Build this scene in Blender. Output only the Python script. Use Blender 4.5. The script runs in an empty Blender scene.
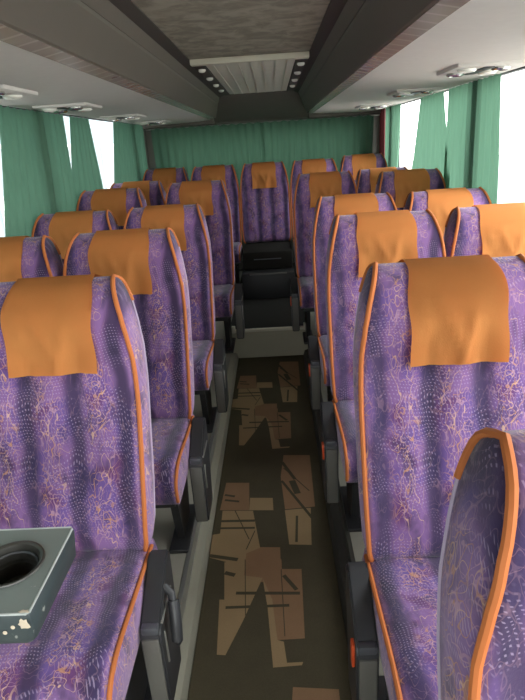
import bpy, bmesh, math, random
from mathutils import Vector, Matrix
random.seed(7)
PI = math.pi
SC = bpy.context.scene
COL = SC.collection

# ------------------------------------------------------------------ view
SC.view_settings.view_transform = 'Standard'
SC.view_settings.look = 'None'
SC.view_settings.gamma = 1.0
SC.view_settings.exposure = 0.55
SC.view_settings.use_curve_mapping = False

# ------------------------------------------------------------------ nodes
class NT:
    """tiny helper around a node tree"""
    def __init__(s, tree): s.t = tree
    def n(s, kind, **kw):
        nd = s.t.nodes.new(kind)
        for k, v in kw.items(): setattr(nd, k, v)
        return nd
    def put(s, v, sock):
        if v is None: return
        if isinstance(v, bpy.types.NodeSocket): s.t.links.new(v, sock)
        else: sock.default_value = v
    def m(s, op, a, b=None, c=None, clamp=False):
        nd = s.n('ShaderNodeMath', operation=op, use_clamp=clamp)
        s.put(a, nd.inputs[0]); s.put(b, nd.inputs[1]); s.put(c, nd.inputs[2])
        return nd.outputs[0]
    def mix(s, f, a, b):
        nd = s.n('ShaderNodeMix', data_type='RGBA')
        s.put(f, nd.inputs[0]); s.put(a, nd.inputs[6]); s.put(b, nd.inputs[7])
        return nd.outputs[2]
    def obj(s):
        return s.n('ShaderNodeTexCoord').outputs['Object']
    def xyz(s, v):
        nd = s.n('ShaderNodeSeparateXYZ'); s.put(v, nd.inputs[0]); return nd.outputs
    def scale(s, v, sc):
        nd = s.n('ShaderNodeMapping'); s.put(v, nd.inputs[0]); nd.inputs['Scale'].default_value = sc
        return nd.outputs[0]
    def noise(s, v, scale, detail=2, dist=0, rough=.5):
        nd = s.n('ShaderNodeTexNoise'); s.put(v, nd.inputs['Vector'])
        nd.inputs['Scale'].default_value = scale; nd.inputs['Detail'].default_value = detail
        nd.inputs['Distortion'].default_value = dist; nd.inputs['Roughness'].default_value = rough
        return nd.outputs[0]
    def ss(s, v, lo, hi):
        nd = s.n('ShaderNodeMapRange', interpolation_type='SMOOTHSTEP')
        s.put(v, nd.inputs[0]); nd.inputs[1].default_value = lo; nd.inputs[2].default_value = hi
        return nd.outputs[0]

def col(r, g, b): return (r, g, b, 1)
def srgb(r, g, b):
    f = lambda c: (c/255/12.92 if c/255 <= .04045 else ((c/255+.055)/1.055)**2.4)
    return (f(r), f(g), f(b), 1)

def new_mat(name):
    m = bpy.data.materials.new(name); m.use_nodes = True
    t = m.node_tree; b = t.nodes['Principled BSDF']
    return m, NT(t), b

def plain(name, c, rough=.6, metal=0.0, var=.12, vscale=12, bump=0.0, bscale=200, spec=.5):
    m, n, b = new_mat(name)
    o = n.obj()
    f = n.noise(o, vscale, 4)
    d = tuple(x*(1-var) for x in c[:3])+(1,); l = tuple(min(1, x*(1+var)) for x in c[:3])+(1,)
    n.put(n.mix(f, d, l), b.inputs['Base Color'])
    b.inputs['Roughness'].default_value = rough; b.inputs['Metallic'].default_value = metal
    b.inputs['Specular IOR Level'].default_value = spec
    if bump:
        bp = n.n('ShaderNodeBump'); bp.inputs['Strength'].default_value = bump; bp.inputs['Distance'].default_value = .002
        n.put(n.noise(o, bscale, 2), bp.inputs['Height']); n.put(bp.outputs[0], b.inputs['Normal'])
    return m

def fabric(name):
    """purple moquette: soft stripes, rows of pale dashes, scribbled gold and pink threads"""
    m, n, b = new_mat(name)
    o = n.obj(); x, y, z = n.xyz(o)
    wob = n.m('MULTIPLY', n.m('SUBTRACT', n.noise(o, 6, 2), .5), .05)
    u = n.m('DIVIDE', n.m('ADD', n.m('ADD', x, wob), .5625), .125)
    fr = n.m('FRACT', u)
    tri = n.m('MULTIPLY', n.m('ABSOLUTE', n.m('SUBTRACT', fr, .5)), 2)      # 0 in the middle of a stripe, 1 at its edge
    navy, lil, mag, vio = srgb(42, 36, 62), srgb(128, 92, 142), srgb(100, 58, 106), srgb(102, 76, 138)
    c = n.mix(n.ss(n.noise(o, 9, 3), .38, .62), lil, vio)
    c = n.mix(n.ss(n.noise(n.scale(o, (1, 1.3, .6)), 13, 2, .4), .52, .68), c, mag)
    side = n.ss(n.m('ABSOLUTE', x), .205, .218)                                # the side panels are plain lilac with loose gold threads
    c = n.mix(n.m('MULTIPLY', n.m('MULTIPLY', n.ss(tri, .48, .9), .8), n.m('SUBTRACT', 1, side)), c, navy)
    c = n.mix(n.m('MULTIPLY', side, .55), c, srgb(150, 116, 158))
    c = n.mix(n.m('MULTIPLY', n.ss(n.noise(n.scale(o, (1.4, 1, .7)), 16, 3, .3), .5, .7), .6), c, navy)
    # rows of little dashes, woven in patches
    t = n.m('ADD', y, z)
    wb = n.m('MULTIPLY', n.m('SUBTRACT', n.noise(o, 9, 1), .5), .05)
    a = n.m('SINE', n.m('MULTIPLY', n.m('ADD', n.m('ADD', x, n.m('MULTIPLY', t, .22)), wb), 2*PI/.0078))
    d = n.m('SINE', n.m('MULTIPLY', n.m('ADD', n.m('SUBTRACT', t, n.m('MULTIPLY', y, 1.9)), wb), 2*PI/.0068))
    dash = n.m('MULTIPLY', n.ss(a, .0, .8), n.ss(d, .25, .85))
    dash = n.m('MULTIPLY', dash, n.ss(n.noise(o, 12, 2), .42, .56))
    c = n.mix(n.m('MULTIPLY', dash, .36), c, srgb(196, 176, 206))
    # scribbled threads: long loose curves gathered along the stripes
    def scribble(scale, w, dist, off):
        mp = n.n('ShaderNodeMapping'); n.put(o, mp.inputs[0]); mp.inputs['Location'].default_value = off
        mp.inputs['Scale'].default_value = (1.25, 1, .62)
        q = n.m('ABSOLUTE', n.m('SUBTRACT', n.noise(mp.outputs[0], scale, 0, dist), .5))
        return n.m('SUBTRACT', 1, n.ss(q, w*.45, w))
    mid = n.m('MAXIMUM', n.m('SUBTRACT', 1, n.ss(tri, .25, .80)), side)
    patch = n.ss(n.noise(o, 9, 1), .36, .48)
    pink, gold, cream = srgb(190, 148, 160), srgb(192, 136, 92), srgb(210, 168, 136)
    for k, (sc_, w_, ds_, of_, cc_, al_) in enumerate(((34, .017, .7, (3, 1, 7), pink, .62), (44, .022, .5, (9, 5, 2), gold, .7), (30, .013, .8, (1, 8, 4), cream, .75), (58, .026, .4, (6, 2, 11), pink, .5))):
        mk = mid if k in (1, 2) else n.m('MULTIPLY_ADD', mid, .75, .25)
        c = n.mix(n.m('MULTIPLY', n.m('MULTIPLY', scribble(sc_, w_, ds_, of_), n.m('MULTIPLY', mk, patch if k != 2 else 1.0)), al_), c, cc_)
    n.put(c, b.inputs['Base Color'])
    b.inputs['Roughness'].default_value = .85
    b.inputs['Specular IOR Level'].default_value = .25
    b.inputs['Sheen Weight'].default_value = .25; b.inputs['Sheen Roughness'].default_value = .5
    bp = n.n('ShaderNodeBump'); bp.inputs['Strength'].default_value = .25; bp.inputs['Distance'].default_value = .002
    n.put(n.noise(o, 260, 2), bp.inputs['Height']); n.put(bp.outputs[0], b.inputs['Normal'])
    return m

def cloth(name, c, trans=.35, var=.15):
    """thin curtain cloth that lets some daylight through"""
    m, n, b = new_mat(name)
    o = n.obj()
    f = n.noise(n.scale(o, (8, 8, .6)), 5, 3)
    d = tuple(x*(1-var) for x in c[:3])+(1,); l = tuple(min(1, x*(1+var)) for x in c[:3])+(1,)
    cc = n.mix(f, d, l)
    n.put(cc, b.inputs['Base Color']); b.inputs['Roughness'].default_value = .9
    b.inputs['Specular IOR Level'].default_value = .2
    tr = n.n('ShaderNodeBsdfTranslucent'); n.put(cc, tr.inputs[0])
    mx = n.n('ShaderNodeMixShader'); mx.inputs[0].default_value = trans
    n.put(b.outputs[0], mx.inputs[1]); n.put(tr.outputs[0], mx.inputs[2])
    out = m.node_tree.nodes['Material Output']; n.put(mx.outputs[0], out.inputs[0])
    return m

def glass(name, tint=(.93, .96, .95, 1)):
    m, n, b = new_mat(name)
    tr = n.n('ShaderNodeBsdfTransparent'); tr.inputs[0].default_value = tint
    gl = n.n('ShaderNodeBsdfGlossy'); gl.inputs['Roughness'].default_value = .02
    ge = n.n('ShaderNodeNewGeometry'); dt = n.n('ShaderNodeVectorMath', operation='DOT_PRODUCT')
    n.put(ge.outputs['Normal'], dt.inputs[0]); n.put(ge.outputs['Incoming'], dt.inputs[1])
    k = n.m('POWER', n.m('SUBTRACT', 1, n.m('ABSOLUTE', dt.outputs['Value'])), 5)
    mx = n.n('ShaderNodeMixShader'); n.put(n.m('MULTIPLY_ADD', k, .9, .04), mx.inputs[0])
    n.put(tr.outputs[0], mx.inputs[1]); n.put(gl.outputs[0], mx.inputs[2])
    n.put(mx.outputs[0], m.node_tree.nodes['Material Output'].inputs[0])
    return m

def mottled(name, c1, c2, scale, rough=.9):
    m, n, b = new_mat(name)
    o = n.obj()
    f = n.ss(n.noise(o, scale, 5, .6, .6), .35, .65)
    n.put(n.mix(f, c1, c2), b.inputs['Base Color'])
    b.inputs['Roughness'].default_value = rough; b.inputs['Specular IOR Level'].default_value = .25
    return m

def carpet_mat(name, c, amt=.25):
    m, n, b = new_mat(name)
    o = n.obj()
    f = n.noise(o, 240, 2); g = n.noise(o, 14, 3)
    d = tuple(x*(1-amt) for x in c[:3])+(1,); l = tuple(x*(1+amt) for x in c[:3])+(1,)
    cc = n.mix(n.m('ADD', n.m('MULTIPLY', f, .6), n.m('MULTIPLY', g, .4)), d, l)
    n.put(cc, b.inputs['Base Color']); b.inputs['Roughness'].default_value = .95
    b.inputs['Specular IOR Level'].default_value = .15
    bp = n.n('ShaderNodeBump'); bp.inputs['Strength'].default_value = .4; bp.inputs['Distance'].default_value = .003
    n.put(f, bp.inputs['Height']); n.put(bp.outputs[0], b.inputs['Normal'])
    return m

def worn(name, c, wear):
    """painted moulding with a few rubbed pale specks"""
    m, n, b = new_mat(name)
    o = n.obj()
    f = n.ss(n.noise(o, 60, 4), .70, .74)
    g = n.noise(o, 9, 3)
    d = tuple(x*.88 for x in c[:3])+(1,); l = tuple(x*1.1 for x in c[:3])+(1,)
    n.put(n.mix(n.m('MULTIPLY', f, .6), n.mix(g, d, l), wear), b.inputs['Base Color'])
    b.inputs['Roughness'].default_value = .38
    bp = n.n('ShaderNodeBump'); bp.inputs['Strength'].default_value = .12; bp.inputs['Distance'].default_value = .001
    n.put(n.noise(o, 300, 2), bp.inputs['Height']); n.put(bp.outputs[0], b.inputs['Normal'])
    return m

def strip_mat(name):
    m, n, b = new_mat(name)
    o = n.obj(); y = n.xyz(o)[1]
    k = n.ss(n.m('SINE', n.m('MULTIPLY', y, 2*PI/.085)), .80, .97)
    c = n.mix(n.noise(o, 8, 2), srgb(150, 142, 132), srgb(182, 174, 164))
    n.put(n.mix(n.m('MULTIPLY', k, .6), c, srgb(206, 200, 192)), b.inputs['Base Color'])
    b.inputs['Roughness'].default_value = .24; b.inputs['Metallic'].default_value = .35
    return m

M = dict(
    fabric=fabric('moquette'),
    orange=plain('orange_cotton', srgb(238, 160, 92), .85, var=.10, vscale=7, bump=.25, bscale=320, spec=.2),
    piping=plain('orange_piping', srgb(188, 108, 58), .7, var=.06, spec=.3),
    seam=plain('pale_seam', srgb(186, 168, 190), .7, var=.05),
    grey_plastic=plain('grey_plastic', srgb(74, 76, 80), .42, var=.08, bump=.1, bscale=350),
    arm_face=plain('armrest_front', srgb(94, 92, 86), .5, var=.08),
    dark_plastic=plain('dark_plastic', srgb(44, 44, 46), .45, var=.1),
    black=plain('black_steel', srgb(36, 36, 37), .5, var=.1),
    red=plain('red_button', srgb(205, 80, 40), .4, var=.03),
    chrome=plain('chrome', srgb(205, 205, 200), .18, 1.0, var=.03),
    alu=plain('aluminium', srgb(172, 172, 166), .38, .75, var=.08, vscale=30),
    vinyl=plain('platform_vinyl', srgb(150, 145, 132), .6, var=.08),
    ledge=plain('ledge_vinyl', srgb(150, 146, 130), .55, var=.08),
    skirt=plain('skirting_rubber', srgb(62, 60, 54), .6, var=.1),
    riser=plain('riser_vinyl', srgb(158, 153, 134), .6, var=.06),
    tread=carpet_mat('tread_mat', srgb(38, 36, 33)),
    wall=plain('wall_trim', srgb(120, 118, 110), .7, var=.06, bump=.15),
    rack=plain('rack_cloth', srgb(206, 201, 194), .85, var=.05, vscale=30, bump=.2, bscale=260, spec=.2),
    fascia=plain('rack_fascia', srgb(100, 94, 84), .55, var=.05, bump=.15, bscale=300),
    strip=strip_mat('rack_edge'),
    channel=plain('ceiling_channel', srgb(62, 58, 52), .7, var=.06),
    ceiling=mottled('ceiling_cloth', srgb(122, 116, 103), srgb(150, 143, 128), 13),
    bulkhead=plain('rear_panel', srgb(92, 86, 78), .75, var=.08),
    frame=plain('hatch_frame', srgb(196, 190, 172), .5, var=.04),
    grille=plain('hatch_panel', srgb(206, 201, 186), .55, var=.06),
    lampglass=plain('lamp_lens', srgb(235, 232, 222), .12, var=.02),
    carpet=carpet_mat('carpet_dark', srgb(76, 69, 53)),
    tan1=carpet_mat('carpet_rosy_tan', srgb(134, 104, 78), .18),
    tan2=carpet_mat('carpet_light_tan', srgb(146, 122, 90), .18),
    curtain=cloth('green_curtain', srgb(96, 132, 110), .34),
    maroon=cloth('maroon_cloth', srgb(92, 44, 46), .1),
    glass=glass('window_glass'),
    tinted=glass('tinted_glass', (.22, .24, .23, 1)),
    rubber=plain('window_rubber', srgb(40, 40, 42), .6),
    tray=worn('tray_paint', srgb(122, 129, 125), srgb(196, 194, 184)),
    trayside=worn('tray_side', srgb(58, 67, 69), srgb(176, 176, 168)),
    well=plain('cup_well', srgb(52, 50, 46), .35, var=.1),
    tray_edge=plain('tray_edge_highlight', srgb(186, 190, 186), .3, .3, var=.1, vscale=60),
    chip=plain('bare_plaster', srgb(202, 186, 164), .8, var=.25, vscale=90),
    asphalt=plain('asphalt', srgb(170, 168, 162), .9, var=.1, vscale=2),
    facade=plain('facade', srgb(122, 134, 138), .8, var=.05),
    pane=plain('dark_pane', srgb(74, 88, 96), .3, var=.05),
    shell=plain('bus_shell', srgb(205, 205, 200), .4, var=.03),
)

# ------------------------------------------------------------------ mesh helpers
def mesh(name, bm, mats, smooth=True, angle=40):
    bmesh.ops.recalc_face_normals(bm, faces=bm.faces)
    me = bpy.data.meshes.new(name); bm.to_mesh(me); bm.free()
    for mm in (mats if isinstance(mats, (list, tuple)) else [mats]): me.materials.append(mm)
    if smooth:
        me.polygons.foreach_set('use_smooth', [True]*len(me.polygons))
        try: me.set_sharp_from_angle(angle=math.radians(angle))
        except Exception: pass
    return me

def put(name, me, parent=None, loc=(0, 0, 0), rot=(0, 0, 0)):
    o = bpy.data.objects.new(name, me); COL.objects.link(o)
    o.parent = parent; o.location = loc; o.rotation_euler = rot
    return o

def tag(o, label, cat, group=None):
    o['label'] = label; o['category'] = cat
    if group: o['group'] = group
    return o

def root(name, label, cat, loc, group=None):
    return tag(put(name, None, None, loc), label, cat, group)

def struct(name, bm, m, smooth=False):
    o = put(name, mesh(name, bm, m, smooth)); o['kind'] = 'structure'
    return o

def box(bm, a, b, bev=0, seg=2, mi=0):
    c = [(a[i]+b[i])/2 for i in range(3)]; s = [abs(b[i]-a[i]) for i in range(3)]
    r = bmesh.ops.create_cube(bm, size=1, matrix=Matrix.Translation(c) @ Matrix.Diagonal((*s, 1)))
    vs = r['verts']; fs = {f for v in vs for f in v.link_faces}
    if bev:
        es = list({e for v in vs for e in v.link_edges})
        r2 = bmesh.ops.bevel(bm, geom=es, offset=bev, segments=seg, affect='EDGES', profile=.5)
        fs = {f for f in fs if f.is_valid} | set(r2['faces'])
    for f in fs: f.material_index = mi
    return list(fs)

def prism(bm, pts, y0, y1, axis=1, mi=0):
    """polygon in the two other axes, extruded along an axis"""
    def P(p, t):
        q = list(p); q.insert(axis, t); return bm.verts.new(q)
    A = [P(p, y0) for p in pts]; B = [P(p, y1) for p in pts]
    n = len(pts); fs = [bm.faces.new(A), bm.faces.new(B[::-1])]
    for i in range(n): fs.append(bm.faces.new((A[i], A[(i+1) % n], B[(i+1) % n], B[i])))
    for f in fs: f.material_index = mi
    return fs

def tube(bm, pts, r, seg=8, closed=False):
    pts = [Vector(p) for p in pts]; n = len(pts); rings = []
    for i, p in enumerate(pts):
        a = pts[(i-1) % n] if (closed or i) else p; c = pts[(i+1) % n] if (closed or i < n-1) else p
        t = (c-a).normalized()
        ref = Vector((1, 0, 0)) if abs(t.x) < .9 else Vector((0, 0, 1))
        s = t.cross(ref).normalized(); u = s.cross(t)
        rings.append([bm.verts.new(p+(s*math.cos(k*2*PI/seg)+u*math.sin(k*2*PI/seg))*r) for k in range(seg)])
    m = n if closed else n-1
    for i in range(m):
        A, B = rings[i], rings[(i+1) % n]
        for k in range(seg): bm.faces.new((A[k], A[(k+1) % seg], B[(k+1) % seg], B[k]))
    if not closed: bm.faces.new(rings[0][::-1]); bm.faces.new(rings[-1])

def lathe(bm, prof, c, seg=28, axis='z', mi=0):
    rings = []
    for r, h in prof:
        ring = []
        for k in range(seg):
            a = k*2*PI/seg; q = (r*math.cos(a), r*math.sin(a), h)
            ring.append(bm.verts.new((c[0]+q[0], c[1]+q[1], c[2]+q[2])))
        rings.append(ring)
    for A, B in zip(rings, rings[1:]):
        for k in range(seg): bm.faces.new((A[k], A[(k+1) % seg], B[(k+1) % seg], B[k])).material_index = mi
    return rings

def cat(pts, n):
    """Catmull-Rom resample of a polyline to n points"""
    P = [Vector(p) for p in pts]; P = [2*P[0]-P[1]]+P+[2*P[-1]-P[-2]]
    m = len(P)-3; out = []
    for i in range(n):
        t = i*m/(n-1); k = min(int(t), m-1); t -= k
        a, b, c, d = P[k:k+4]
        out.append(.5*((2*b)+(c-a)*t+(2*a-5*b+4*c-d)*t*t+(3*b-3*c+d-a)*t**3))
    return out

def lerp_tab(tab, z):
    if z <= tab[0][0]: return tab[0][1]
    for (a, p), (b, q) in zip(tab, tab[1:]):
        if z <= b:
            t = (z-a)/(b-a); return p+(q-p)*t
    return tab[-1][1]

# ------------------------------------------------------------------ seats
# seat-local frame: x across, the seat faces -y, z = 0 on the platform, headrest front top near y = 0, z = 1.1
SX = 33
FRONT = cat([(0, -.165, .395), (0, -.198, .415), (0, -.198, .47), (0, -.175, .57), (0, -.128, .70), (0, -.090, .82), (0, -.074, .90),
             (0, -.070, .96), (0, -.064, 1.005), (0, -.046, 1.048), (0, -.014, 1.082), (0, .034, 1.100)], 30)
REAR = cat([(0, -.120, .395), (0, -.098, .415), (0, -.078, .47), (0, -.050, .57), (0, -.008, .70), (0, .032, .82), (0, .052, .90),
            (0, .064, .96), (0, .073, 1.005), (0, .078, 1.048), (0, .070, 1.082), (0, .034, 1.100)], 30)
WTAB = [(.39, .205), (.43, .219), (.55, .224), (.80, .224), (.90, .220), (.97, .210), (1.02, .200), (1.06, .188), (1.085, .179), (1.10, .170)]
def hw(z): return lerp_tab(WTAB, z)
def sm(a, b, t):
    t = max(0, min(1, (t-a)/(b-a))); return t*t*(3-2*t)
def front_off(x, z):
    """padding: upright flutes in the lower back and slightly raised side wings"""
    k = sm(.44, .52, z)*(1-sm(.93, 1.0, z))
    d = -.013*k*(abs(math.cos(PI*x/.125))**.7-.5)
    d += -.014*sm(.165, .215, abs(x))*(1-sm(.9, 1.03, z))
    d += .008*k*math.exp(-((z-.66)/.012)**2)*(abs(x) < .19)      # tufted seam
    d += -.012*sm(.92, 1.0, z)*(1-sm(1.03, 1.09, z))*math.cos(min(1, abs(x)/.2)*PI/2)
    return d

def backrest_mesh():
    bm = bmesh.new()
    def grid(P, off):
        g = []
        for p in P:
            w = hw(p.z); row = []
            for j in range(SX):
                x = w*(2*j/(SX-1)-1)
                edge = 1-sm(.88, 1.0, abs(x)/w)
                row.append(bm.verts.new((x, p.y+(front_off(x, p.z) if off else .012*math.cos(x/w*PI/2))*edge, p.z)))
            g.append(row)
        return g
    F = grid(FRONT, True); B = grid(REAR[:-1], False); B.append(F[-1])
    for g in (F, B):
        for i in range(len(g)-1):
            for j in range(SX-1):
                q = [g[i][j], g[i][j+1], g[i+1][j+1], g[i+1][j]]
                if len(set(q)) > 2: bm.faces.new(q)
    for j in range(SX-1): bm.faces.new((F[0][j], F[0][j+1], B[0][j+1], B[0][j]))
    for s, j in ((-1, 0), (1, SX-1)):                                  # softly bulging side panels
        cols = []
        for i in range(len(F)-1):
            a, b = F[i][j].co, B[i][j].co
            cols.append([F[i][j]]+[bm.verts.new(a.lerp(b, t)+Vector((s*.010*math.sin(PI*t), 0, 0))) for t in (.25, .5, .75)]+[B[i][j]])
        for A, C in zip(cols, cols[1:]):
            for k in range(4): bm.faces.new((A[k], A[k+1], C[k+1], C[k]))
        for k in range(4): bm.faces.new((cols[-1][k], cols[-1][k+1], F[-1][j]))
    return mesh('backrest', bm, M['fabric'], angle=70)

def piping_mesh(s):
    bm = bmesh.new()
    L = [Vector((s*(hw(p.z)+.002), p.y-.002, p.z)) for p in FRONT]+[Vector((s*(hw(p.z)+.001), p.y, p.z)) for p in REAR[::-1][1:8]]
    tube(bm, L, .0062, 8)
    return mesh('piping', bm, M['piping'])
def seam_mesh(s):
    bm = bmesh.new()
    tube(bm, [Vector((s*(hw(p.z)+.001), p.y+.001, p.z)) for p in REAR[:-6]], .0028, 6)
    return mesh('rear_seam', bm, M['seam'])

def cover_mesh():
    bm = bmesh.new(); n = 20
    idx = [p for p in FRONT if p.z > .86]
    path = [Vector((0, p.y, p.z)) for p in idx]+[Vector((0, p.y, p.z)) for p in REAR[::-1][1:] if p.z > .90]
    path = cat([tuple(p) for p in path], 40)
    # drop the hem to z = .845
    g = []
    for i, p in enumerate(path):
        a = path[max(0, i-1)]; c = path[min(len(path)-1, i+1)]; t = (c-a).normalized()
        nn = Vector((0, -t.z, t.y)); row = []
        for j in range(n+1):
            u = 2*j/n-1
            fl = i/(len(path)-1)
            w = .109+.004*math.sin(fl*9)
            x = u*w+.004*math.sin(i*.5+u)
            z = p.z
            off = .006
            if p.y < .0 and z < 1.06:
                k = sm(1.07, .95, z) if z > .95 else 1
                off += .004*math.sin(3.2*u+z*26)*(1.06-z)*8*.5+.007*k*math.exp(-((u*.12+.015+(z-.97)*.42)/.011)**2)+.006*k*math.exp(-((u*.12-.02-(z-.93)*.3)/.010)**2)+.005*k*math.exp(-((u*.12+.075+(z-.97)*.25)/.009)**2)
                off += .010*sm(.0, .2, 1.06-z)
            y = p.y+(front_off(x, z) if (i < 22 and p.y < .005) else .01)
            row.append(bm.verts.new(Vector((x, y, z))+nn*off))
        g.append(row)
    for A, B in zip(g, g[1:]):
        for j in range(n): bm.faces.new((A[j], A[j+1], B[j+1], B[j]))
    r = bmesh.ops.solidify(bm, geom=list(bm.faces), thickness=.0022)
    return mesh('headrest_cover', bm, M['orange'], angle=60)

# cushion
CT = cat([(0, -.135, .405), (0, -.20, .412), (0, -.35, .420), (0, -.47, .428), (0, -.545, .424), (0, -.590, .400), (0, -.605, .365), (0, -.60, .325)], 24)
CB = cat([(0, -.125, .290), (0, -.20, .285), (0, -.35, .285), (0, -.47, .285), (0, -.53, .285), (0, -.56, .287), (0, -.585, .295), (0, -.597, .315)], 24)
def cushion_mesh():
    bm = bmesh.new(); n = 28
    def grid(P, top):
        g = []
        for i, p in enumerate(P):
            row = []
            for j in range(n+1):
                u = 2*j/n-1; x = .222*u
                z = p.z
                if top:
                    e = 1-sm(.86, 1.0, abs(u))
                    z -= .010*(1-e)
                    if p.y > -.55: z += (.006*(abs(math.cos(PI*x/.125))**.7-.5)+.010*sm(.7, .9, abs(u)))*e
                row.append(bm.verts.new((x, p.y, z)))
            g.append(row)
        return g
    T = grid(CT, True); B = grid(CB, False)
    for g in (T, B):
        for A, C in zip(g, g[1:]):
            for j in range(n): bm.faces.new((A[j], A[j+1], C[j+1], C[j]))
    for j in range(n):
        bm.faces.new((T[0][j], T[0][j+1], B[0][j+1], B[0][j])); bm.faces.new((T[-1][j], T[-1][j+1], B[-1][j+1], B[-1][j]))
    for s, j in ((-1, 0), (1, n)):
        cols = [[T[i][j]]+[bm.verts.new(T[i][j].co.lerp(B[i][j].co, t)+Vector((s*.006*math.sin(PI*t), 0, 0))) for t in (.33, .66)]+[B[i][j]] for i in range(len(T))]
        for A, C in zip(cols, cols[1:]):
            for k in range(3): bm.faces.new((A[k], A[k+1], C[k+1], C[k]))
    return mesh('seat_cushion', bm, M['fabric'], angle=60)

def cushion_piping_mesh(s):
    bm = bmesh.new()
    tube(bm, [Vector((s*.224, p.y-(.002 if p.z < .4 else 0), p.z-.009)) for p in CT[2:]], .0056, 8)
    return mesh('piping', bm, M['piping'])

def frame_mesh():
    bm = bmesh.new()
    box(bm, (-.20, -.55, .255), (.20, -.14, .292), .006)
    return mesh('seat_frame', bm, M['black'])

def leg_mesh(x):
    bm = bmesh.new()
    prism(bm, [(-.46, .258), (-.20, .258), (-.26, .015), (-.40, .015)], x-.014, x+.014, 0)
    box(bm, (x-.035, -.47, 0), (x+.035, -.19, .016), .004)
    return mesh('leg', bm, M['black'], angle=30)

def arm_mesh(s):
    """aisle-side housing with a sloping top pad and a paler front face; s = -1 or 1 is the side of the seat"""
    bm = bmesh.new(); x0, x1 = sorted((s*.229, s*.279))
    pts = [(-.385, .07), (-.392, .318), (-.382, .334), (-.24, .420), (-.21, .422), (-.20, .405), (-.21, .30), (-.24, .07)]
    prism(bm, pts, x0, x1, 0)
    bmesh.ops.bevel(bm, geom=list(bm.edges), offset=.005, segments=2, affect='EDGES')
    return mesh('armrest', bm, M['dark_plastic'], angle=35)
def arm_panel_mesh(s):
    bm = bmesh.new(); x0, x1 = sorted((s*.234, s*.274))
    box(bm, (x0, -.397, .08), (x1, -.386, .311), .003)
    return mesh('front_panel', bm, M['arm_face'])
def arm_hinge_mesh(s):
    bm = bmesh.new(); x0, x1 = sorted((s*.234, s*.274))
    box(bm, (x0, -.391, .320), (x1, -.370, .343), .004)
    return mesh('edge_trim', bm, M['grey_plastic'])
def button_mesh(s):
    bm = bmesh.new(); x0, x1 = sorted((s*.277, s*.286))
    box(bm, (x0, -.36, .25), (x1, -.335, .315), .003)
    return mesh('release_button', bm, M['red'])
def lever_mesh(s):
    bm = bmesh.new()
    tube(bm, [(s*.275, -.29, .375), (s*.294, -.30, .36), (s*.301, -.325, .335)], .010, 10)
    tube(bm, [(s*0.300, -.312, .350), (s*0.303, -.325, .330), (s*0.306, -.34, .30), (s*0.306, -.35, .262), (s*.304, -.352, .262)], .0145, 12)
    return mesh('recline_lever', bm, M['dark_plastic'])
def slot_mesh(s):
    bm = bmesh.new(); x0, x1 = sorted((s*.277, s*.283))
    box(bm, (x0, -.37, .335), (x1, -.25, .340), .001)
    box(bm, (x0, -.36, .20), (x1, -.354, .30), .001)
    return mesh('side_trim', bm, M['alu'])

ME = dict(back=backrest_mesh(), pl=piping_mesh(-1), pr=piping_mesh(1), sl=seam_mesh(-1), sr=seam_mesh(1), cover=cover_mesh(), cush=cushion_mesh(),
          cl=cushion_piping_mesh(-1), cr=cushion_piping_mesh(1), frame=frame_mesh(), lega=leg_mesh(-.17), legb=leg_mesh(.17))
for s in (-1, 1):
    ME['arm%d' % s] = arm_mesh(s); ME['face%d' % s] = arm_panel_mesh(s); ME['hinge%d' % s] = arm_hinge_mesh(s)
    ME['btn%d' % s] = button_mesh(s); ME['lev%d' % s] = lever_mesh(s); ME['slot%d' % s] = slot_mesh(s)

GROUP = 'purple coach seats'
PIV = Vector((0, -.14, .40))
def seat(x, y, z, label, arm=0, recline=0, cushion=True, lever=False, tall=1.0, shift=0.0):
    r = root('coach_seat', label, 'seat', (x, y, z), GROUP)
    r.scale.z = tall
    Rm = Matrix.Rotation(recline, 4, 'X'); off = PIV-(Rm @ PIV)
    b = put('backrest', ME['back'], r, off, (recline, 0, 0))
    for k in ('pl', 'pr'): put('piping', ME[k], b)['label'] = 'orange piping'
    for k in ('sl', 'sr'): put('rear_seam', ME[k], b)['label'] = 'pale thin rear seam'
    c = put('headrest_cover', ME['cover'], r, off+Vector((shift, 0, 0)), (recline, 0, 0)); c['label'] = 'orange cloth headrest cover'
    if cushion:
        c = put('seat_cushion', ME['cush'], r)
        for k in ('cl', 'cr'): put('piping', ME[k], c)['label'] = 'orange piping'
        put('seat_frame', ME['frame'], r); put('leg', ME['lega'], r); put('leg', ME['legb'], r)
    if arm:
        a = put('armrest', ME['arm%d' % arm], r); a['label'] = 'dark grey plastic armrest'
        put('front_panel', ME['face%d' % arm], a); put('edge_trim', ME['hinge%d' % arm], a)
        if lever:
            put('recline_lever', ME['lev%d' % arm], a)['label'] = 'black recline lever'
        if arm == 1: put('side_trim', ME['slot%d' % arm], a)
        if arm == -1: put('release_button', ME['btn%d' % arm], a)['label'] = 'orange red release button'
    return r

P1, P2 = .10, .16          # platform heights
WX = .968
# left side, aisle (armrest on +x)
seat(-.515, 1.385, P1, 'nearest purple aisle seat on the left, behind the grey cup holder tray', 1, lever=True, tall=.985, shift=.022)
seat(-.5, 2.12, P1, 'second purple aisle seat on the left, directly behind the nearest left seat', 1)
seat(-.5, 3.02, P1, 'third purple aisle seat on the left, just before the step', 1)
seat(-.45, 4.02, P2, 'fourth purple aisle seat on the left, beside the step up at the aisle end', 1)
# left side, window
seat(-WX, 2.10, P1, 'nearest window seat on the left, pale orange cover cut by the photo edge')
seat(-WX, 2.97, P1, 'shaded brownish covered window seat on the left against the broad green curtain')
seat(-WX, 3.72, P2, 'shaded left window seat in front of the bright gap between the curtains')
seat(-WX, 4.45, P2, 'left window seat with a sunlit bright orange cover beyond the curtain gap')
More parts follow.
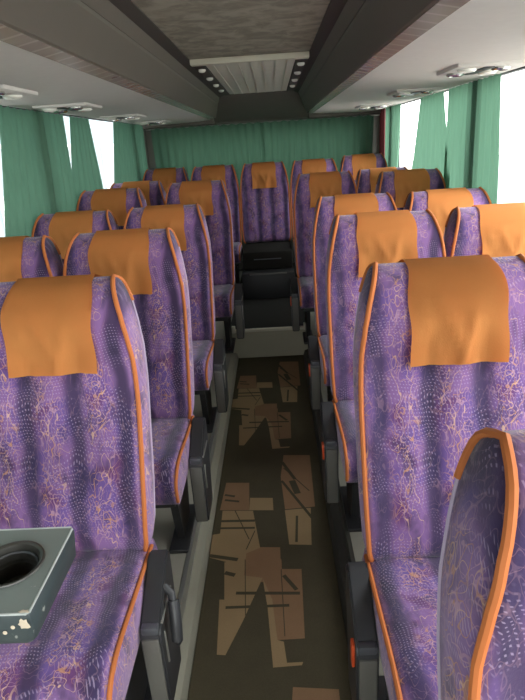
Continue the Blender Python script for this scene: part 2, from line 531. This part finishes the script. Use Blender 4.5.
# right side, aisle (armrest on -x)
seat(.480, .505, P1, 'closest seat cut by the lower right corner, seen from its side panel', -1, recline=.03, tall=.978)
seat(.49, 1.31, P1, 'large purple aisle seat on the right with creased orange cover facing the camera', -1, tall=.993)
seat(.5, 2.20, P1, 'second full purple aisle seat on the right, behind the large creased cover seat', -1)
seat(.5, 3.00, P1, 'third full aisle seat on the right, ahead of the row beside the step', -1)
seat(.445, 4.12, P2, 'aisle seat on the right beside the step, nearest to the rear bench', -1)
# right side, window
seat(WX, 2.22, P1, 'right window seat with light orange cover beside the bare bright window')
seat(WX, 2.97, P1, 'right window seat with shaded orange cover below the green curtain pair')
seat(WX, 3.80, P2, 'right window seat with dark brown shaded cover under the white curtain gap')
seat(WX-.02, 4.62, P2-.02, 'small sunlit right window seat, mostly hidden behind the dark brown covered seat')
# rear row
RZ = .21
seat(-.94, 5.58, RZ, 'rear bench seat in the left corner under the green rear curtain')
seat(-.468, 5.50, RZ, 'rear bench seat just left of the middle one')
seat(0, 5.50, RZ, 'middle rear bench seat standing alone at the end of the aisle', cushion=False)
seat(.468, 5.50, RZ, 'rear bench seat just right of the middle one, half hidden')
seat(.94, 5.58, RZ+.015, 'rear bench seat in the right corner with a rounded sunlit orange top')

# ------------------------------------------------------------------ cup holder tray (front left)
t = root('cup_holder_tray', 'grey plastic table tray with round cup well and chipped corner, lower left', 'tray', (0, 0, 0))
TX1, TX0, TY0, TY1, TZ = -.308, -.80, .632, .838, .852
bm = bmesh.new()
# top plate with a round hole: polar ring bridged to the rectangle
hc = Vector((-.386, .742, TZ)); hr = .048
def rect_hit(a):
    d = Vector((math.cos(a), math.sin(a))); ts = []
    if d.x > 1e-9: ts.append((TX1-.006-hc.x)/d.x)
    if d.x < -1e-9: ts.append((TX0-hc.x)/d.x)
    if d.y > 1e-9: ts.append((TY1-.006-hc.y)/d.y)
    if d.y < -1e-9: ts.append((TY0+.006-hc.y)/d.y)
    k = min(ts); return (hc.x+d.x*k, hc.y+d.y*k, TZ)
angs = [i*2*PI/72 for i in range(72)]
for cx_, cy_ in ((TX1-.006, TY0+.006), (TX1-.006, TY1-.006), (TX0, TY0+.006), (TX0, TY1-.006)):
    angs.append(math.atan2(cy_-hc.y, cx_-hc.x) % (2*PI))
angs = sorted(set(round(a, 6) for a in angs)); nA = len(angs)
inner = [bm.verts.new((hc.x+hr*math.cos(a), hc.y+hr*math.sin(a), TZ)) for a in angs]
outer = [bm.verts.new(rect_hit(a)) for a in angs]
for i in range(nA): bm.faces.new((inner[i], inner[(i+1) % nA], outer[(i+1) % nA], outer[i]))
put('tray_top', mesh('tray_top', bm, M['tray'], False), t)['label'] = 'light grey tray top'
bm = bmesh.new()
H = .066
prof = [(.006, 0), (.0015, -.002), (0, -.008), (.004, -H+.012), (.012, -H)]      # inset, drop: rounded rim and tapering side
loops = []
for ins, dz in prof:
    c = .010
    x1, y0, y1 = TX1-ins, TY0+ins, TY1-ins
    pts = [(TX0, y0), (x1-c, y0), (x1-c*.3, y0+c*.3), (x1, y0+c), (x1, y1-c), (x1-c*.3, y1-c*.3), (x1-c, y1), (TX0, y1)]
    if ins == .006: pts = [(TX0, y0), (x1-.002, y0), (x1-.001, y0+.001), (x1, y0+.002), (x1, y1-.002), (x1-.001, y1-.001), (x1-.002, y1), (TX0, y1)]
    loops.append([bm.verts.new((px, py, TZ+dz)) for px, py in pts])
for A, B in zip(loops, loops[1:]):
    for k in range(len(A)): bm.faces.new((A[k], A[(k+1) % len(A)], B[(k+1) % len(A)], B[k]))
bm.faces.new(loops[-1])
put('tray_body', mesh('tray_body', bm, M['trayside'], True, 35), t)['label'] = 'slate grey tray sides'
bm = bmesh.new()
rg = lathe(bm, [(.056, .0015), (.055, .004), (.052, .0045), (.048, .002), (.045, -.012), (.0435, -.026), (.036, -.027), (.0355, -.030), (.034, -.052)], hc, 40)
bm.faces.new(rg[-1])
put('cup_well', mesh('cup_well', bm, M['well'], True, 30), t)['label'] = 'dark round cup well'
bm = bmesh.new()
lathe(bm, [(.0445, -.010), (.0425, -.008), (.0405, -.011)], hc, 40)
put('inner_ring', mesh('inner_ring', bm, M['dark_plastic']), t)
bm = bmesh.new()                                                   # broken paint at the near corner
cpts = []
for k in range(14):
    a = k*2*PI/14; rr = .0098*(.6+.6*random.random())
    cpts.append((a, rr))
cc = bm.verts.new((TX1-.010, TY0-.0016, TZ-.013))
ring = [bm.verts.new((TX1-.012+rr*math.cos(a)*1.0, TY0-.0008, TZ-.016+rr*math.sin(a)*1.25)) for a, rr in cpts]
for k in range(14): bm.faces.new((cc, ring[k], ring[(k+1) % 14]))
c2 = bm.verts.new((TX1-.011, TY0+.007, TZ+.0018)); ring2 = [bm.verts.new((TX1-.012+rr*math.cos(a), TY0+.007+rr*.45*math.sin(a), TZ+.0006)) for a, rr in cpts]
for k in range(14): bm.faces.new((c2, ring2[k], ring2[(k+1) % 14]))
put('chipped_paint', mesh('chipped_paint', bm, M['chip']), t)['label'] = 'white chipped paint'
bm = bmesh.new(); e_ = .0022  # pale tube stands in for the bright highlight along the tray rim
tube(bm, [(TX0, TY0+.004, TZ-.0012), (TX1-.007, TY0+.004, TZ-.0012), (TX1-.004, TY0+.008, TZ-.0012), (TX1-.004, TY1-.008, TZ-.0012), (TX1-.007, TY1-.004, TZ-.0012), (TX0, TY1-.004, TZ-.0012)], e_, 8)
put('edge_trim', mesh('edge_trim', bm, M['tray_edge']), t)['label'] = 'pale painted edge highlight'
for px in (-.338, -.352):
    bm = bmesh.new()
    bmesh.ops.create_uvsphere(bm, u_segments=10, v_segments=6, radius=.0035, matrix=Matrix.Translation((px, TY0, TZ-.022-.01*(px < -.345))) @ Matrix.Diagonal((1, .4, 1, 1)))
    put('screw', mesh('screw', bm, M['chip']), t)
bm = bmesh.new(); box(bm, (-.66, .70, P1), (-.61, .77, TZ-H+.001), .006); box(bm, (-.72, .66, P1), (-.55, .81, P1+.012), .004)
put('pedestal', mesh('pedestal', bm, M['black']), t)

# ------------------------------------------------------------------ floor, carpet, step
Y0, Y1 = -1.7, 6.2
WH = 1.21
bm = bmesh.new(); box(bm, (-.29, Y0, -.05), (.29, 3.88, -.004)); struct('floor', bm, M['skirt'])
for s, nm in ((-1, 'left'), (1, 'right')):
    bm = bmesh.new()
    a, b = sorted((s*.292, s*WH))
    box(bm, (a, Y0, -.05), (b, 3.25, P1)); box(bm, (a, 3.25, -.05), (b, Y1, P2))
    struct('platform_'+nm, bm, M['vinyl'])
    a, b = sorted((s*.240, s*.292))
    bm = bmesh.new(); prism(bm, [(s*.240, -.004), (s*.252, .035), (s*.292, .045), (s*.292, -.004)], Y0, 3.88, 1)
    struct('trim_ledge_'+nm, bm, M['ledge'] if s < 0 else M['skirt'])
    bm = bmesh.new(); box(bm, (s*.284 if s > 0 else s*.300, Y0, .045), (s*.300 if s > 0 else s*.284, 3.25, P1+.004), .002)
    if s < 0: struct('trim_profile_'+nm, bm, M['alu'])
    else: struct('trim_profile_'+nm, bm, M['skirt'])
# carpet runner
T1 = {'a': [(-0.209, 2.241), (-0.101, 2.233), (-0.093, 2.024), (-0.221, 2.033)], 'b': [(-0.102, 1.79), (0.036, 1.781), (0.038, 1.60), (-0.104, 1.60)],
      'c': [(0.064, 2.465), (0.195, 2.454), (0.19, 2.031), (0.061, 2.02), (0.046, 2.273)],
      'd': [(-0.112, 1.722), (0.04, 1.714), (0.041, 1.613), (0.039, 1.533), (-0.004, 1.501), (-0.03, 1.62), (-0.101, 1.62)],
      'e': [(0.04, 1.662), (0.113, 1.658), (0.108, 1.35), (0.02, 1.347), (0.005, 1.515), (0.038, 1.543)]}
T2 = {'a': [(-0.093, 2.114), (0.008, 2.106), (0.011, 2.017), (-0.093, 2.024)],
      'b': [(-0.209, 2.028), (-0.077, 2.019), (-0.042, 1.782), (-0.095, 1.753), (-0.099, 1.617), (-0.162, 1.621), (-0.169, 1.71), (-0.235, 1.737), (-0.238, 1.871), (-0.207, 1.877)],
      'c': [(0.06, 2.014), (0.171, 2.023), (0.159, 1.787), (0.072, 1.795)],
      'd': [(-0.176, 1.708), (-0.11, 1.722), (-0.099, 1.636), (-0.03, 1.62), (-0.092, 1.429), (-0.141, 1.297), (-0.168, 1.3), (-0.179, 1.524), (-0.162, 1.523)],
      'e': [(-0.03, 1.62), (0.005, 1.515), (0.021, 1.347), (0.041, 1.34), (0.049, 1.263), (0.098, 1.264), (0.094, 1.253), (0.007, 1.248), (-0.011, 1.48)]}
BARS = [((-0.208, 2.143), (-0.162, 2.129), .013), ((-0.205, 2.104), (-0.14, 2.089), .013), ((-0.209, 1.956), (-0.067, 1.951), .015), ((-0.208, 1.91), (-0.066, 1.904), .012),
        ((-0.236, 1.748), (-0.126, 1.72), .018), ((-0.17, 1.653), (-0.132, 1.639), .018), ((0.05, 2.237), (0.172, 1.955), .013), ((0.055, 2.399), (0.113, 2.244), .016),
        ((0.11, 1.972), (0.101, 1.807), .010), ((-0.123, 1.551), (0.102, 1.54), .014), ((-0.155, 1.487), (0.063, 1.487), .012), ((0.047, 1.629), (0.091, 1.556), .015),
        ((-0.155, 2.025), (-0.087, 1.835), .004), ((-0.096, 1.775), (-0.065, 1.886), .004), ((0.061, 2.346), (0.173, 2.148), .005), ((0.098, 2.235), (0.120, 2.13), .03),
        ((-0.098, 1.72), (-0.085, 1.45), .003), ((.038, 1.66), (.045, 1.36), .003)]
PER = 1.283
def poly(bm, pts, z, mi):
    f = bm.faces.new([bm.verts.new((x, y, z)) for x, y in pts])
    if f.calc_area() and f.normal.z < 0: f.normal_flip()
    f.material_index = mi
    bmesh.ops.triangulate(bm, faces=[f])
def clip_ok(pts): return all(Y0+.02 < p[1] < 3.80 for p in pts)
bm = bmesh.new()
box(bm, (-.238, Y0, -.004), (.238, 3.862, .003), 0)
for k in range(-3, 3):
    for D, mi, z in ((T1, 1, .0034), (T2, 2, .0037)):
        for nm_, pts in D.items():
            q = [(x, y+k*PER) for x, y in pts]
            if clip_ok(q): poly(bm, q, z+.00006*list(D).index(nm_), mi)
    for (a, b, w) in BARS:
        A = Vector((a[0], a[1]+k*PER)); B = Vector((b[0], b[1]+k*PER)); n_ = (B-A).normalized(); s_ = Vector((-n_.y, n_.x))*w/2
        q = [tuple(v) for v in (A-s_, B-s_, B+s_, A+s_)]
        if clip_ok(q): poly(bm, q, .0042, 0)
me = mesh('carpet_runner', bm, [M['carpet'], M['tan1'], M['tan2']], False)
tag(put('carpet_runner', me), 'dark aisle carpet runner with tan angular abstract shapes', 'carpet')
# step up at the end of the aisle
SZ = .215
bm = bmesh.new(); box(bm, (-.292, 3.88, -.05), (.292, Y1, SZ-.02)); struct('floor_rear_riser', bm, M['riser'])
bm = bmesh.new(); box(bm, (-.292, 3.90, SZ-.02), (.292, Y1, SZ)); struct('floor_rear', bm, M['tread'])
bm = bmesh.new(); box(bm, (-.25, 3.868, SZ-.016), (.25, 3.90, SZ+.003), .003); struct('trim_step_nosing', bm, M['frame'])
for s in (-1, 1):
    bm = bmesh.new(); box(bm, (s*.262-.014, 3.865, SZ-.02), (s*.262+.014, 3.90, SZ+.030), .006)
    o = put('step_bracket', mesh('step_bracket', bm, M['frame']))
    tag(o, 'small pale metal bracket at the %s end of the step edge' % ('left' if s < 0 else 'right'), 'bracket', 'step edge brackets')
# dark box under the middle rear seat
e = root('bench_box', 'dark box with thin metal edges below the middle rear seat', 'box', (0, 0, 0))
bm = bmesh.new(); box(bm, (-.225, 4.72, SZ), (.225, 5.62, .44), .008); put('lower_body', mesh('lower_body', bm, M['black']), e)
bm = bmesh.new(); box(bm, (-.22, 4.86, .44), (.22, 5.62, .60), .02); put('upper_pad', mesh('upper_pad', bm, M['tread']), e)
bm = bmesh.new(); box(bm, (-.16, 4.714, .428), (.16, 4.728, .441), .002); put('metal_edge', mesh('metal_edge', bm, M['arm_face']), e)
bm = bmesh.new(); box(bm, (-.12, 4.853, .530), (.12, 4.864, .538), .002); put('metal_edge', mesh('metal_edge', bm, M['grey_plastic']), e)

# ------------------------------------------------------------------ walls, windows
WZ0, WZ1 = .84, 1.735
PIL = [(-1.62, 1.42), (1.50, 3.28), (3.36, 5.52), (5.60, 6.02)]
wn = 0
for s, nm in ((-1, 'left'), (1, 'right')):
    bm = bmesh.new()
    a, b = sorted((s*WH, s*(WH+.06)))
    box(bm, (a, Y0, -.05), (b, Y1+.06, WZ0)); box(bm, (a, Y0, WZ1), (b, Y1+.06, 2.0))
    ys = [Y0]+[v for p in PIL for v in p]+[Y1+.06]
    for i in range(0, len(ys), 2): box(bm, (a, ys[i], WZ0), (b, ys[i+1], WZ1))
    struct('wall_'+nm, bm, M['wall'])
    for (y0, y1) in PIL:
        wn += 1
        bm = bmesh.new(); xa, xb = sorted((s*(WH+.01), s*(WH+.05)))
        for q in (((xa, y0, WZ0), (xb, y1, WZ0+.025)), ((xa, y0, WZ1-.010), (xb, y1, WZ1)), ((xa, y0, WZ0), (xb, y0+.025, WZ1)), ((xa, y1-.025, WZ0), (xb, y1, WZ1))): box(bm, *q)
        w = struct('window_%d' % wn, bm, M['rubber'])
        bm = bmesh.new(); xx = s*(WH+.03)
        bm.faces.new([bm.verts.new(v) for v in ((xx, y0+.02, WZ0+.02), (xx, y1-.02, WZ0+.02), (xx, y1-.02, WZ1-.02), (xx, y0+.02, WZ1-.02))])
        put('pane', mesh('pane', bm, M['glass'], False), w)
# rear wall (tinted window behind the curtain)
bm = bmesh.new()
box(bm, (-1.27, Y1, -.05), (1.27, Y1+.06, 1.0)); box(bm, (-1.27, Y1, 1.64), (1.27, Y1+.06, 2.0))
for xa, xb in ((-1.27, -1.0), (1.0, 1.27)): box(bm, (xa, Y1, 1.0), (xb, Y1+.06, 1.64))
struct('wall_rear', bm, M['wall'])
wn += 1
bm = bmesh.new()
for q in (((-1, Y1+.01, 1.0), (1, Y1+.05, 1.025)), ((-1, Y1+.01, 1.615), (1, Y1+.05, 1.64)), ((-1, Y1+.01, 1.0), (-.975, Y1+.05, 1.64)), ((.975, Y1+.01, 1.0), (1, Y1+.05, 1.64))): box(bm, *q)
w = struct('window_%d' % wn, bm, M['rubber'])
bm = bmesh.new(); bm.faces.new([bm.verts.new(v) for v in ((-.98, Y1+.03, 1.02), (.98, Y1+.03, 1.02), (.98, Y1+.03, 1.62), (-.98, Y1+.03, 1.62))])
put('pane', mesh('pane', bm, M['tinted'], False), w)
# front end with the windscreen, behind the camera
bm = bmesh.new()
box(bm, (-1.27, Y0-.06, -.05), (1.27, Y0, .62)); box(bm, (-1.27, Y0-.06, 1.80), (1.27, Y0, 2.0))
for xa, xb in ((-1.27, -1.17), (1.17, 1.27)): box(bm, (xa, Y0-.06, .62), (xb, Y0, 1.80))
struct('wall_front', bm, M['wall'])
wn += 1
bm = bmesh.new()
for q in (((-1.17, Y0-.05, .62), (1.17, Y0-.01, .65)), ((-1.17, Y0-.05, 1.77), (1.17, Y0-.01, 1.80)), ((-.02, Y0-.05, .62), (.02, Y0-.01, 1.80))): box(bm, *q)
w = struct('window_%d' % wn, bm, M['rubber'])
bm = bmesh.new(); bm.faces.new([bm.verts.new(v) for v in ((-1.17, Y0-.03, .64), (1.17, Y0-.03, .64), (1.17, Y0-.03, 1.78), (-1.17, Y0-.03, 1.78))])
put('pane', mesh('pane', bm, M['glass'], False), w)

# ------------------------------------------------------------------ ceiling and luggage racks
bm = bmesh.new(); box(bm, (-.30, Y0, 1.875), (.30, 5.10, 1.93)); struct('ceiling', bm, M['ceiling'])
bm = bmesh.new(); box(bm, (-1.27, Y0-.06, 1.98), (1.27, Y1+.06, 2.03)); struct('ceiling_roof', bm, M['shell'])
for s, nm in ((-1, 'left'), (1, 'right')):
    bm = bmesh.new(); prism(bm, [(s*.285, 1.871), (s*.330, 1.862), (s*.335, 1.93), (s*.285, 1.93)], Y0, 5.15, 1); struct('trim_channel_'+nm, bm, M['channel'])
    rk = root('luggage_rack', 'long %s overhead luggage rack with pale padded underside' % nm, 'luggage rack', (0, 0, 0), 'overhead luggage racks')
    bm = bmesh.new()
    fs = [(s*.332, 1.975), (s*.326, 1.868), (s*.360, 1.832), (s*.364, 1.834), (s*.368, 1.824), (s*.440, 1.742), (s*.448, 1.738), (s*.470, 1.760), (s*.40, 1.975)]
    prism(bm, fs, Y0, 6.0, 1); put('fascia', mesh('fascia', bm, M['fascia'], False), rk)['label'] = 'brown grey rack fascia'
    bm = bmesh.new(); prism(bm, [(s*.448, 1.737), (s*.500, 1.727), (s*.506, 1.733), (s*.506, 1.80), (s*.46, 1.78)], Y0, 6.0, 1)
    put('edge_strip', mesh('edge_strip', bm, M['strip'], False), rk)['label'] = 'shiny ribbed edge strip'
    bm = bmesh.new(); prism(bm, [(s*.503, 1.730), (s*.62, 1.722), (s*.90, 1.716), (s*1.08, 1.716), (s*1.205, 1.728), (s*1.205, 1.76), (s*.503, 1.76)], Y0, 6.0, 1)
    put('underside', mesh('underside', bm, M['rack'], True, 30), rk)['label'] = 'pale padded rack underside'
bm = bmesh.new(); prism(bm, [(5.08, 1.872), (5.55, 1.80), (6.02, 1.722), (6.10, 1.70), (Y1, 1.70), (Y1, 1.98), (5.08, 1.98)], -.47, .47, 0)
struct('wall_rear_header', bm, M['bulkhead'])
bm = bmesh.new(); box(bm, (-1.205, 6.0, 1.69), (-.47, Y1, 1.98)); box(bm, (.47, 6.0, 1.69), (1.205, Y1, 1.98)); struct('trim_rear_corner', bm, M['bulkhead'])
bm = bmesh.new(); tube(bm, [(-1.2, 6.15, 1.682), (1.2, 6.15, 1.682)], .008, 8)
tag(put('curtain_rail', mesh('curtain_rail', bm, M['alu'])), 'thin metal curtain rail across the rear wall', 'rail')

# ceiling hatch with lamps along both sides
h = root('ceiling_hatch', 'rectangular ceiling hatch with pale front bar and slatted panel', 'hatch', (0, 0, 0))
bm = bmesh.new(); box(bm, (-.285, 2.97, 1.850), (.285, 3.025, 1.876), .004)
put('front_bar', mesh('front_bar', bm, M['frame']), h)['label'] = 'cream front bar'
bm = bmesh.new(); box(bm, (-.225, 3.03, 1.862), (.225, 4.88, 1.877), .002)
for k in range(-3, 4): box(bm, (k*.062-.003, 3.05, 1.858), (k*.062+.003, 4.86, 1.866))
put('panel', mesh('panel', bm, M['grille']), h)
for s in (-1, 1):
    bm = bmesh.new(); a, b = sorted((s*.228, s*.285)); box(bm, (a, 3.03, 1.858), (b, 4.88, 1.877), .002)
    sr = put('side_rail', mesh('side_rail', bm, M['channel']), h)
    for yy in (3.22, 3.62, 4.02, 4.42):
        bm = bmesh.new(); lathe_r = lathe(bm, [(.020, 1.858), (.020, 1.850), (.014, 1.844), (.004, 1.842)], (s*.256, yy, 0), 14); bm.faces.new(lathe_r[-1])
        put('lamp', mesh('lamp', bm, M['lampglass']), sr)

# passenger service panels under the racks
def service(x0, x1, y0, y1, s, label):
    r = root('service_panel', label, 'service panel', ((x0+x1)/2, (y0+y1)/2, 1.714), 'overhead service panels')
    w, d = (x1-x0)/2, (y1-y0)/2
    bm = bmesh.new(); box(bm, (-w, -d, -.010), (w, d, .012), .006)
    put('base_plate', mesh('base_plate', bm, M['rack']), r)
    for i, px in enumerate((-w*.55, w*.45)):
        for j, py in enumerate((-d*.5, d*.5)):
            bm = bmesh.new()
            rr = lathe(bm, [(.036, -.008), (.036, -.017), (.028, -.022), (.022, -.016), (.012, -.014), (.006, -.020)], (px, py, 0), 18)
            bm.faces.new(rr[-1])
            put('air_nozzle' if (i+j) % 2 else 'reading_lamp', mesh('nozzle', bm, M['chrome'] if (i+j) % 2 else M['lampglass']), r)
    bm = bmesh.new(); box(bm, (-.02, -d*.8, -.015), (.02, d*.8, -.008), .002); put('speaker_slot', mesh('speaker_slot', bm, M['dark_plastic']), r)
for s, nm in ((1, 'right'), (-1, 'left')):
    for k, (y0, y1) in enumerate(((1.45, 1.75), (2.36, 2.66), (3.46, 3.76), (4.85, 5.15)) if s > 0 else ((2.05, 2.35), (2.92, 3.22), (4.05, 4.35), (5.1, 5.4))):
        xa, xb = sorted((s*.80, s*1.06))
        o = ['nearest', 'second', 'third', 'farthest'][k]
        service(xa, xb, y0, y1, s, '%s pale panel with lamps and air nozzles under the %s rack' % (o, nm))

# ------------------------------------------------------------------ curtains
def curtain(name, label, p0, p1, z0, z1, pleat=.075, amp=.013, seed=0, flare0=0, flare1=0, group='side curtains', m='curtain'):
    """pleated cloth hung between two floor points; flare shifts the lower ends along its run"""
    rnd = random.Random(seed)
    p0, p1 = Vector(p0), Vector(p1); L = (p1-p0).length; d = (p1-p0)/L; nrm = Vector((-d.y, d.x))
    n = max(16, int(L/.012)); rows = 14; bm = bmesh.new(); g = []
    ph = [rnd.uniform(0, 6) for _ in range(4)]
    for i in range(rows+1):
        v = i/rows; z = z1+(z0-z1)*v; row = []
        for j in range(n+1):
            u = j/n; sdist = u*L
            a = amp*(.65+.35*v)*(math.sin(2*PI*sdist/pleat+ph[0]+.9*math.sin(sdist*7+ph[1]))+.35*math.sin(2*PI*sdist/(pleat*.43)+ph[2]+v))
            e = sdist+v*(flare0*(1-u)+flare1*u)+.006*math.sin(v*5+u*9+ph[3])
            q = p0+d*e+nrm*a*.75
            row.append(bm.verts.new((q.x, q.y, z+(.006*math.cos(2*PI*sdist/pleat+ph[0]) if i == 0 else 0))))
        g.append(row)
    for A, B in zip(g, g[1:]):
        for j in range(n): bm.faces.new((A[j], A[j+1], B[j+1], B[j]))
    me = mesh(name, bm, M[m], True, 180)
    return tag(put(name, me), label, 'curtain', group)
CX, CZ0, CZ1 = 1.186, 1.06, 1.722
curtain('curtain', 'green curtain beside the bare bright window on the right', (CX, 2.955), (CX, 3.79), CZ0, CZ1, seed=1, flare0=-.08, flare1=.0)
curtain('curtain', 'narrow green curtain between the white slit and white gap on the right', (CX+.008, 3.93), (CX+.008, 4.51), CZ0, CZ1, seed=2, amp=.010, flare0=-.30, flare1=.28)
curtain('curtain', 'dark green curtain in the far right corner beside the rear curtain', (CX, 5.12), (CX, 5.78), CZ0, CZ1, seed=3, flare0=.1)
curtain('curtain', 'maroon cloth strip hanging in the far right rear corner', (CX, 5.80), (CX-.01, 6.05), CZ0, CZ1, pleat=.06, seed=4, m='maroon')
curtain('curtain', 'broad hazy green curtain on the left, nearest to the camera', (-CX, 2.84), (-CX, 3.70), CZ0, CZ1, seed=5, flare0=-.23)
curtain('curtain', 'narrow green curtain left, between a thin slit and a bright gap', (-CX-.018, 3.87), (-CX-.018, 4.29), CZ0, CZ1, seed=6, amp=.010, flare0=-.25, flare1=.12)
curtain('curtain', 'far left green curtain with a sunlit front edge beyond the bright gap', (-CX, 4.88), (-CX, 5.95), CZ0, CZ1, seed=7, flare0=-.32)
curtain('curtain', 'unseen long green curtain added over the front left windows to cut daylight', (-CX, .85), (-CX, 2.36), CZ0, CZ1, seed=10)  # added out of view to hold back light from the left windows
curtain('curtain', 'left half of the green curtain across the rear wall', (-1.13, 6.11), (.01, 6.11), .98, 1.68, seed=8, pleat=.085, group='rear curtains', amp=.02)
curtain('curtain', 'right half of the green curtain across the rear wall', (.0, 6.12), (1.12, 6.12), .98, 1.68, seed=9, pleat=.085, group='rear curtains', amp=.02)

# ------------------------------------------------------------------ outside
bm = bmesh.new(); bmesh.ops.create_grid(bm, x_segments=1, y_segments=1, size=60, matrix=Matrix.Translation((0, 0, -1.05)))
struct('ground', bm, M['asphalt'])

b = root('building', 'pale grey blue building outside the left curtain gap, added to dim daylight', 'building', (-4.2, 0, -1.05))
bm = bmesh.new(); box(bm, (-6, -14, 0), (0, 30, 9)); put('wall', mesh('wall', bm, M['facade']), b)  # large wall added outside to dim the daylight on the left
for yy in range(-12, 29, 3):
    for zz in (1.2, 4.2, 7.0):
        bm = bmesh.new()
        for q in (((-.02, yy-.06, zz-.06), (.05, yy+1.26, zz)), ((-.02, yy-.06, zz+1.5), (.05, yy+1.26, zz+1.56)), ((-.02, yy-.06, zz), (.05, yy, zz+1.5)), ((-.02, yy+1.2, zz), (.05, yy+1.26, zz+1.5))): box(bm, *q)
        w = put('window', mesh('window', bm, M['shell']), b)
        bm = bmesh.new(); box(bm, (-.02, yy, zz), (.02, yy+1.2, zz+1.5)); put('pane', mesh('pane', bm, M['pane']), w)

# ------------------------------------------------------------------ light: bright overcast daylight through the glass
W = bpy.data.worlds.new('sky'); SC.world = W; W.use_nodes = True
n = NT(W.node_tree); bg = W.node_tree.nodes['Background']
g = n.n('ShaderNodeTexCoord').outputs['Generated']
zz = n.xyz(g)[2]
n.put(n.mix(n.ss(zz, -.1, .7), (1.0, 1.0, .98, 1), (.93, .97, 1.0, 1)), bg.inputs[0])
bg.inputs[1].default_value = 6.6
def portal(name, loc, rot, sx, sy):
    l = bpy.data.lights.new(name, 'AREA'); l.shape = 'RECTANGLE'; l.size = sx; l.size_y = sy
    l.cycles.is_portal = True
    o = bpy.data.objects.new(name, l); COL.objects.link(o); o.location = loc; o.rotation_euler = rot
portal('daylight_left', (-WH-.04, 2.2, 1.27), (0, -PI/2, 0), .86, 7.8)
portal('daylight_right', (WH+.04, 2.2, 1.27), (0, PI/2, 0), .86, 7.8)
portal('daylight_rear', (0, Y1+.04, 1.32), (-PI/2, 0, 0), 2.0, .64)
portal('daylight_front', (0, Y0-.04, 1.21), (PI/2, 0, 0), 2.36, 1.2)

# ------------------------------------------------------------------ camera
f_px, ch, cx_, p_, yaw, roll = 560.15, 1.481, .0819, .3527, -.0365, .0642
F = Vector((math.sin(yaw)*math.cos(p_), math.cos(yaw)*math.cos(p_), -math.sin(p_)))
R = Vector((math.cos(yaw), -math.sin(yaw), 0)); D = F.cross(R)
c_, s_ = math.cos(roll), math.sin(roll)
Rr = c_*R+s_*D; Dr = -s_*R+c_*D
cam = bpy.data.cameras.new('camera'); cam.sensor_width = 36; cam.sensor_fit = 'AUTO'; cam.lens = 36*f_px/700
cam.clip_start = .02
co = bpy.data.objects.new('camera', cam); COL.objects.link(co)
mw = Matrix(((Rr.x, -Dr.x, -F.x, cx_), (Rr.y, -Dr.y, -F.y, 0), (Rr.z, -Dr.z, -F.z, ch), (0, 0, 0, 1)))
co.matrix_world = mw
SC.camera = co
